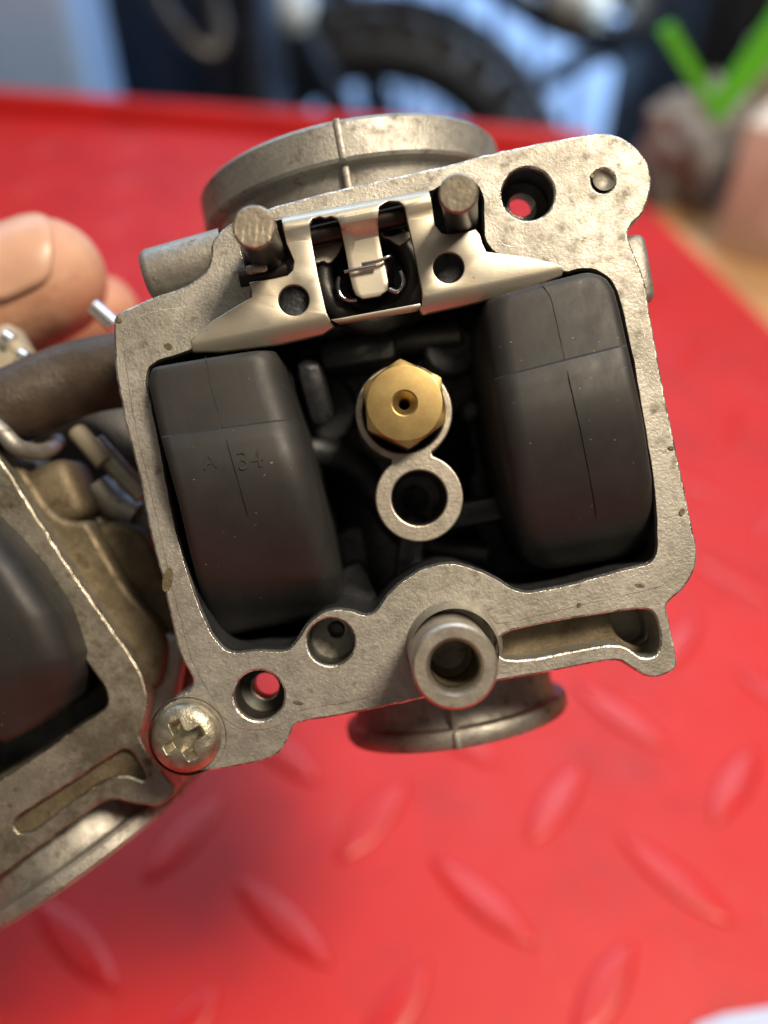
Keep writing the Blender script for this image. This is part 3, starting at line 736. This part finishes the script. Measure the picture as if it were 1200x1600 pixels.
# ------------------------------------------------------------------ hand
hand = thing('person', 'bare hand with thumb over the carburettor at the left edge', 'person', mat=CF)
def cap(bm_list, a, b, ra, rb, n=20):
    pts = [Vector(a), Vector(b)]; d = (pts[1]-pts[0]); L = d.length; z = d.normalized()
    prof = [(0, -ra)]+[(ra*math.sin(math.pi/2*i/5), -ra*math.cos(math.pi/2*i/5)) for i in range(1, 6)]
    prof += [(rb*math.cos(math.pi/2*i/5), L+rb*math.sin(math.pi/2*i/5)) for i in range(0, 5)]+[(0, L+rb)]
    bm_list.append(lathe_bm(pts[0], z, prof, n))
hb = []
def chain(pts, rs):
    for (a, b), (ra, rb) in zip(zip(pts, pts[1:]), zip(rs, rs[1:])): cap(hb, a, b, ra, rb)
k2 = lambda X, Y, wd: P(X, Y, wd)
chain([k2(70,438,-36), k2(20,456,-37), k2(-110,520,-40), k2(-330,660,-50), k2(-560,900,-66)], [.0096, .0108, .0114, .0128, .0150])
chain([k2(158,488,-64), k2(60,530,-66), k2(-140,600,-70), k2(-420,700,-76)], [.0070, .0080, .0088, .0100])      # forefinger curling behind
chain([k2(-20,640,-74), k2(-90,690,-76), k2(-220,740,-78), k2(-440,800,-80)], [.0074, .0084, .0092, .0100])
chain([k2(-60,790,-76), k2(-120,830,-78), k2(-240,870,-80), k2(-450,900,-82)], [.0070, .0080, .0088, .0098])
chain([k2(-80,920,-76), k2(-130,950,-78), k2(-240,970,-80), k2(-440,1000,-82)], [.0060, .0068, .0076, .0090])
chain([k2(-420,700,-76), k2(-480,800,-80), k2(-470,900,-80), k2(-450,1000,-80)], [.013, .014, .014, .013])
chain([k2(-330,640,-56), k2(-470,780,-72)], [.014, .018])
chain([k2(-500,860,-74), k2(-760,1060,-80)], [.019, .022])
me = bpy.data.meshes.new('hand'); b = join_bm(hb); bmesh.ops.recalc_face_normals(b, faces=b.faces); b.to_mesh(me); b.free()
o = bpy.data.objects.new('hand', me); C.objects.link(o)
md = o.modifiers.new('r', 'REMESH'); md.mode = 'VOXEL'; md.voxel_size = .0009
md = o.modifiers.new('s', 'SMOOTH'); md.iterations = 8; md.factor = .6
bpy.context.view_layer.update()
m2 = bpy.data.meshes.new_from_object(o.evaluated_get(bpy.context.evaluated_depsgraph_get())); bpy.data.objects.remove(o)
ho = link('hand', m2, SKIN, hand, 180)
def nail():
    a = k2(50,447,-36.3); t = (k2(100,425,-36)-a).normalized(); nrm = Vector((.05, .50, .86)); nrm = (nrm-t*nrm.dot(t)).normalized(); sd = t.cross(nrm)
    bm = bmesh.new(); rows = []
    for i in range(17):
        u = i/16; row = []
        wdt = R(50)*(1-abs(2*u-1)**5*.35)
        L = -.0045+.0118*u
        for j in range(17):
            v = (j/16*2-1); ang = v*wdt; end = .0014*(1-v*v)*(u-.3)*1.2
            r = (math.sqrt(max(1e-8, .0100**2-max(0, L-.0018)**2)) if L > .0018 else .0100+.0004*min(1, (.0018-L)/.004))+.00012
            row.append(bm.verts.new(a+t*(L+end)+(nrm*math.cos(ang)+sd*math.sin(ang))*r))
        rows.append(row)
    for A, B in zip(rows, rows[1:]):
        for j in range(16): bm.faces.new((A[j], A[j+1], B[j+1], B[j]))
    o = from_bm('thumbnail', bm, NAIL, hand, 180); s = o.modifiers.new('s', 'SOLIDIFY'); s.thickness = .0005
nail()

# ------------------------------------------------------------------ things behind the bench
# white upright at the far left
a = Wp(0, 180, .72); b2 = Wp(158, 180, .72)
CABP = plain('pale_blue_enamel', (.34, .55, .92), .3, 0, .1, 8)
t = thing('white_cabinet', 'pale blue white upright cabinet side behind the far left of the bench', 'cabinet', ((a.x+b2.x)/2-.05, .75, -.80))
wd = (b2.x-a.x)+.10
from_bm('side_panel', box_bm((0, 0, .62), (wd, .10, 1.20), bev=.012, seg=4), CABP, t)
from_bm('foot', box_bm((0, 0, .01), (wd-.02, .08, .02), bev=.003), BLACK, t)
# black cabinet
a = Wp(165, 150, .95); b2 = Wp(420, 150, .95)
t = thing('black_cabinet', 'black cabinet between the white cabinet and the knobbly wheel', 'cabinet', ((a.x+b2.x)/2, 1.06, -.80))
from_bm('carcass', box_bm((0, 0, .50), (b2.x-a.x, .20, .98), bev=.01), BLACK, t)
from_bm('door', box_bm((0, -.107, .50), ((b2.x-a.x)*.94, .012, .92), bev=.004), BLACK, t)
from_bm('handle', tube_bm([(.07, -.13, .62), (.07, -.13, .75)], .006, 10, 1), GREYM, t)
o = tube('hanging_cable', [Wp(215,-60,.86), Wp(250,10,.86), Wp(290,60,.86), Wp(330,85,.86), Wp(345,60,.87), Wp(330,0,.88), Wp(300,-80,.88)], .008, GREYM, None, 12)
o['label'] = 'thick dull brown cable hanging in a loop before the black cabinet'; o['category'] = 'cable'

# motorcycle: knobbly front wheel, fork, fender and frame bits
WC = Wp(605, 292, 1.45); RW_ = .262
mc = thing('motorcycle', 'dark off-road motorcycle with knobbly tyre standing behind the bench', 'motorcycle', (WC.x, WC.y, -.80))
WL = Vector((0, 0, WC.z+.80)); AX = Vector((.18, 1, .05)).normalized()
def tl_(p): return p
wh = from_bm('wheel', lathe_bm(WL, AX, [(RW_*.70+.012*math.cos(2*math.pi*i/12), .022*math.sin(2*math.pi*i/12)) for i in range(12)], 80, True), GREYM, mc)
ty = lathe('tyre', WL, AX, [(RW_*.855+.040*math.cos(2*math.pi*i/20), .048*math.sin(2*math.pi*i/20)) for i in range(20)], TYRE, wh, 90, True)
x, y, z = frame(AX); kb = []
for i in range(30):
    for s in (-1, 0, 1):
        a = 2*math.pi*(i+.5*(s == 0))/30; d = x*math.cos(a)+y*math.sin(a); tt = z.cross(d)
        rad = RW_*.855+(.050 if s == 0 else .040); m = Matrix((tt, z, d)).transposed()
        kb.append(box_bm(WL+d*rad+z*s*.030, (.034, .026, .030), m, .002, 1))
from_bm('tread_knobs', join_bm(kb), TYRE, wh)['kind'] = 'stuff'
lathe('hub', WL, AX, [(0, -.04), (.035, -.04), (.035, -.03), (.022, -.02), (.022, .02), (.035, .03), (.035, .04), (0, .04)], GREYM, wh, 24)
lathe('brake_disc', WL-AX*.035, AX, [(.060, 0), (.115, 0), (.115, .003), (.060, .003)], GREYM, wh, 48, True)
for i in range(18):
    a = 2*math.pi*i/18; a2 = a+(.5 if i % 2 else -.5)
    from_bm('spoke', tube_bm([WL+(x*math.cos(a2)+y*math.sin(a2))*.03+z*(.03 if i % 2 else -.03), WL+(x*math.cos(a)+y*math.sin(a))*RW_*.68], .0022, 6, 1), GREYM, wh)
def lw(X, Y, yy): p = Wp(X, Y, yy); return Vector((p.x-WC.x, p.y-WC.y, p.z+.80))
tube('fork_leg', [lw(300, -260, 1.30), lw(470, 60, 1.36), lw(600, 300, 1.37)], .022, BLACK, mc, 16, 1)
tube('fork_leg', [lw(420, -260, 1.55), lw(560, 60, 1.55), lw(640, 300, 1.55)], .022, BLACK, mc, 16, 1)
tube('frame_tube', [lw(740,-60,1.3), lw(860,28,1.3), lw(990,60,1.3), lw(1110,20,1.3), lw(1180,-60,1.3)], .020, BLACK, mc, 14)
tube('engine_pipe', [lw(900,20,1.34), lw(960,80,1.34), lw(1010,120,1.3), lw(1060,140,1.28)], .014, GREYM, mc, 14)
from_bm('mudguard', lathe_bm(lw(1010, 330, 1.6), AX, [(.30, -.05), (.31, -.04), (.315, 0), (.31, .04), (.30, .05)], 64), BLACK, mc)
from_bm('engine', box_bm(lw(820,-70,1.45), (.36, .14, .08), Matrix.Rotation(R(8), 3, 'Y'), .02), BLACK, mc)
# pale things on the motorcycle's far side
for X, Y, r in ((445,15,.036), (905,5,.040), (1010,8,.022)):
    from_bm('pale_cover', join_bm([dome_bm(lw(X, Y, 1.27), r, r*.8), lathe_bm(lw(X, Y, 1.27), (0, 0, -1), [(r, 0), (r*.8, r*.5), (0, r*.6)], 24)]), CREAM, mc)

# wooden side table with a box, cloth and green strap
z0 = -.012
t = thing('wooden_table', 'orange pine board table beside the right edge of the red bench', 'table', (.45, .50, z0))
def board(x0, x1):
    bm = bmesh.new(); q = []
    for yy in (.10, .535):
        xl = .143-.289*(yy-.478)+.006
        q.append((xl+x0, yy)); q.append((xl+x1, yy))
    pts = [q[0], q[1], q[3], q[2]]
    T = [bm.verts.new((px-.45, py-.50, 0)) for px, py in pts]; B = [bm.verts.new((px-.45, py-.50, -.02)) for px, py in pts]
    bm.faces.new(T); bm.faces.new(B[::-1])
    for i in range(4): bm.faces.new((T[i], B[i], B[(i+1) % 4], T[(i+1) % 4]))
    return bm
for i in range(5): from_bm('board', board(i*.085, i*.085+.083), WOOD, t, None)
for lx, ly in ((-.16, -.3), (.05, -.3), (-.2, .1), (.0, .1)): from_bm('leg', box_bm((lx+.05, ly, -.40), (.04, .04, .75)), WOOD, t)
p = G(1112, 392, z0)
bx = thing('cardboard_box', 'pale pinkish cardboard box standing on the wooden table', 'box', (p.x, p.y, z0))
bx.rotation_euler = (0, 0, R(-36))
hgt = .069
from_bm('carton', box_bm((.045, .030, hgt/2), (.09, .06, hgt), bev=.002), CARD, bx)
from_bm('lid_flap', box_bm((.050, .030, hgt+.0012), (.07, .058, .0024), bev=.001), PAPER, bx)
from_bm('printed_panel', box_bm((.045, -.0005, hgt*.5), (.05, .001, .035)), plain('pinkish_print', (.72, .56, .50), .6), bx)
# crumpled cloth
from mathutils import noise
bm = bmesh.new(); bmesh.ops.create_icosphere(bm, subdivisions=5, radius=1)
for v in bm.verts:
    d = v.co.normalized(); r = 1+.45*noise.noise(d*1.8)+.22*noise.noise(d*5)
    v.co = Vector((d.x*.027*r, d.y*.024*r, d.z*.040*r))
o = from_bm('rag_bundle', bm, CLOTH, None, 180)
p = G(1060, 325, z0); o.location = (p.x+.006, p.y+.02, z0+.022); o.rotation_euler = (0, R(10), R(20))
o['label'] = 'crumpled grey brown rag bundle left of the cardboard box'; o['category'] = 'rag'
# green strap lying in a V
q = [(1030,50),(1054,38),(1119,150),(1256,-50),(1306,-16),(1122,196)]
bm = bmesh.new(); T = [bm.verts.new(Wp(X, Y, .44)) for X, Y in q]; B = [bm.verts.new(Wp(X, Y, .44)+Vector((0, .003, 0))) for X, Y in q]
bm.faces.new(T); bm.faces.new(B[::-1])
for i in range(6): bm.faces.new((T[i], B[i], B[(i+1) % 6], T[(i+1) % 6]))
o = from_bm('green_strap', bm, GREEN, None, None); o['label'] = 'flat bright green tick shaped strap above the rag'; o['category'] = 'strap'
t = thing('yellow_bottle', 'pale bottle with yellow cap behind the green strap', 'bottle', Wp(1165,150,.80))
from_bm('bottle_body', lathe_bm((0, 0, -.03), (.25, 0, 1), [(0, 0), (.022, 0), (.024, .01), (.024, .07), (.012, .09), (0, .09)], 24), CREAM, t)
from_bm('cap', lathe_bm((.016, 0, .055), (.25, 0, 1), [(.014, 0), (.014, .03), (0, .03)], 20), YEL, t)
t = thing('tool_chest', 'dark tool chest behind the wooden table', 'tool chest', (.57, 1.0, -.80))
from_bm('chest_body', box_bm((0, 0, .43), (.60, .3, .86), bev=.01), BLACK, t)
for i in range(5):
    dw = from_bm('drawer', box_bm((0, -.155, .10+i*.16), (.57, .012, .14), bev=.004), BLACK, t)
    from_bm('handle', box_bm((0, -.168, .14+i*.16), (.40, .014, .012), bev=.003), GREYM, dw)
# paper corner on the bench, lower right
q = [(1085,1602), (1130,1585), (1215,1572), (1400,1560), (1400,1900), (1100,1900)]
bm = bmesh.new(); T = [bm.verts.new(G(X, Y, .0035)) for X, Y in q]; B = [bm.verts.new(G(X, Y, .0026)) for X, Y in q]
bm.faces.new(T); bm.faces.new(B[::-1])
for i in range(6): bm.faces.new((T[i], B[i], B[(i+1) % 6], T[(i+1) % 6]))
o = from_bm('paper_sheet', bm, PAPER, None, None); o['label'] = 'pale blue paper sheet at the lower right corner of the red bench'; o['category'] = 'paper'
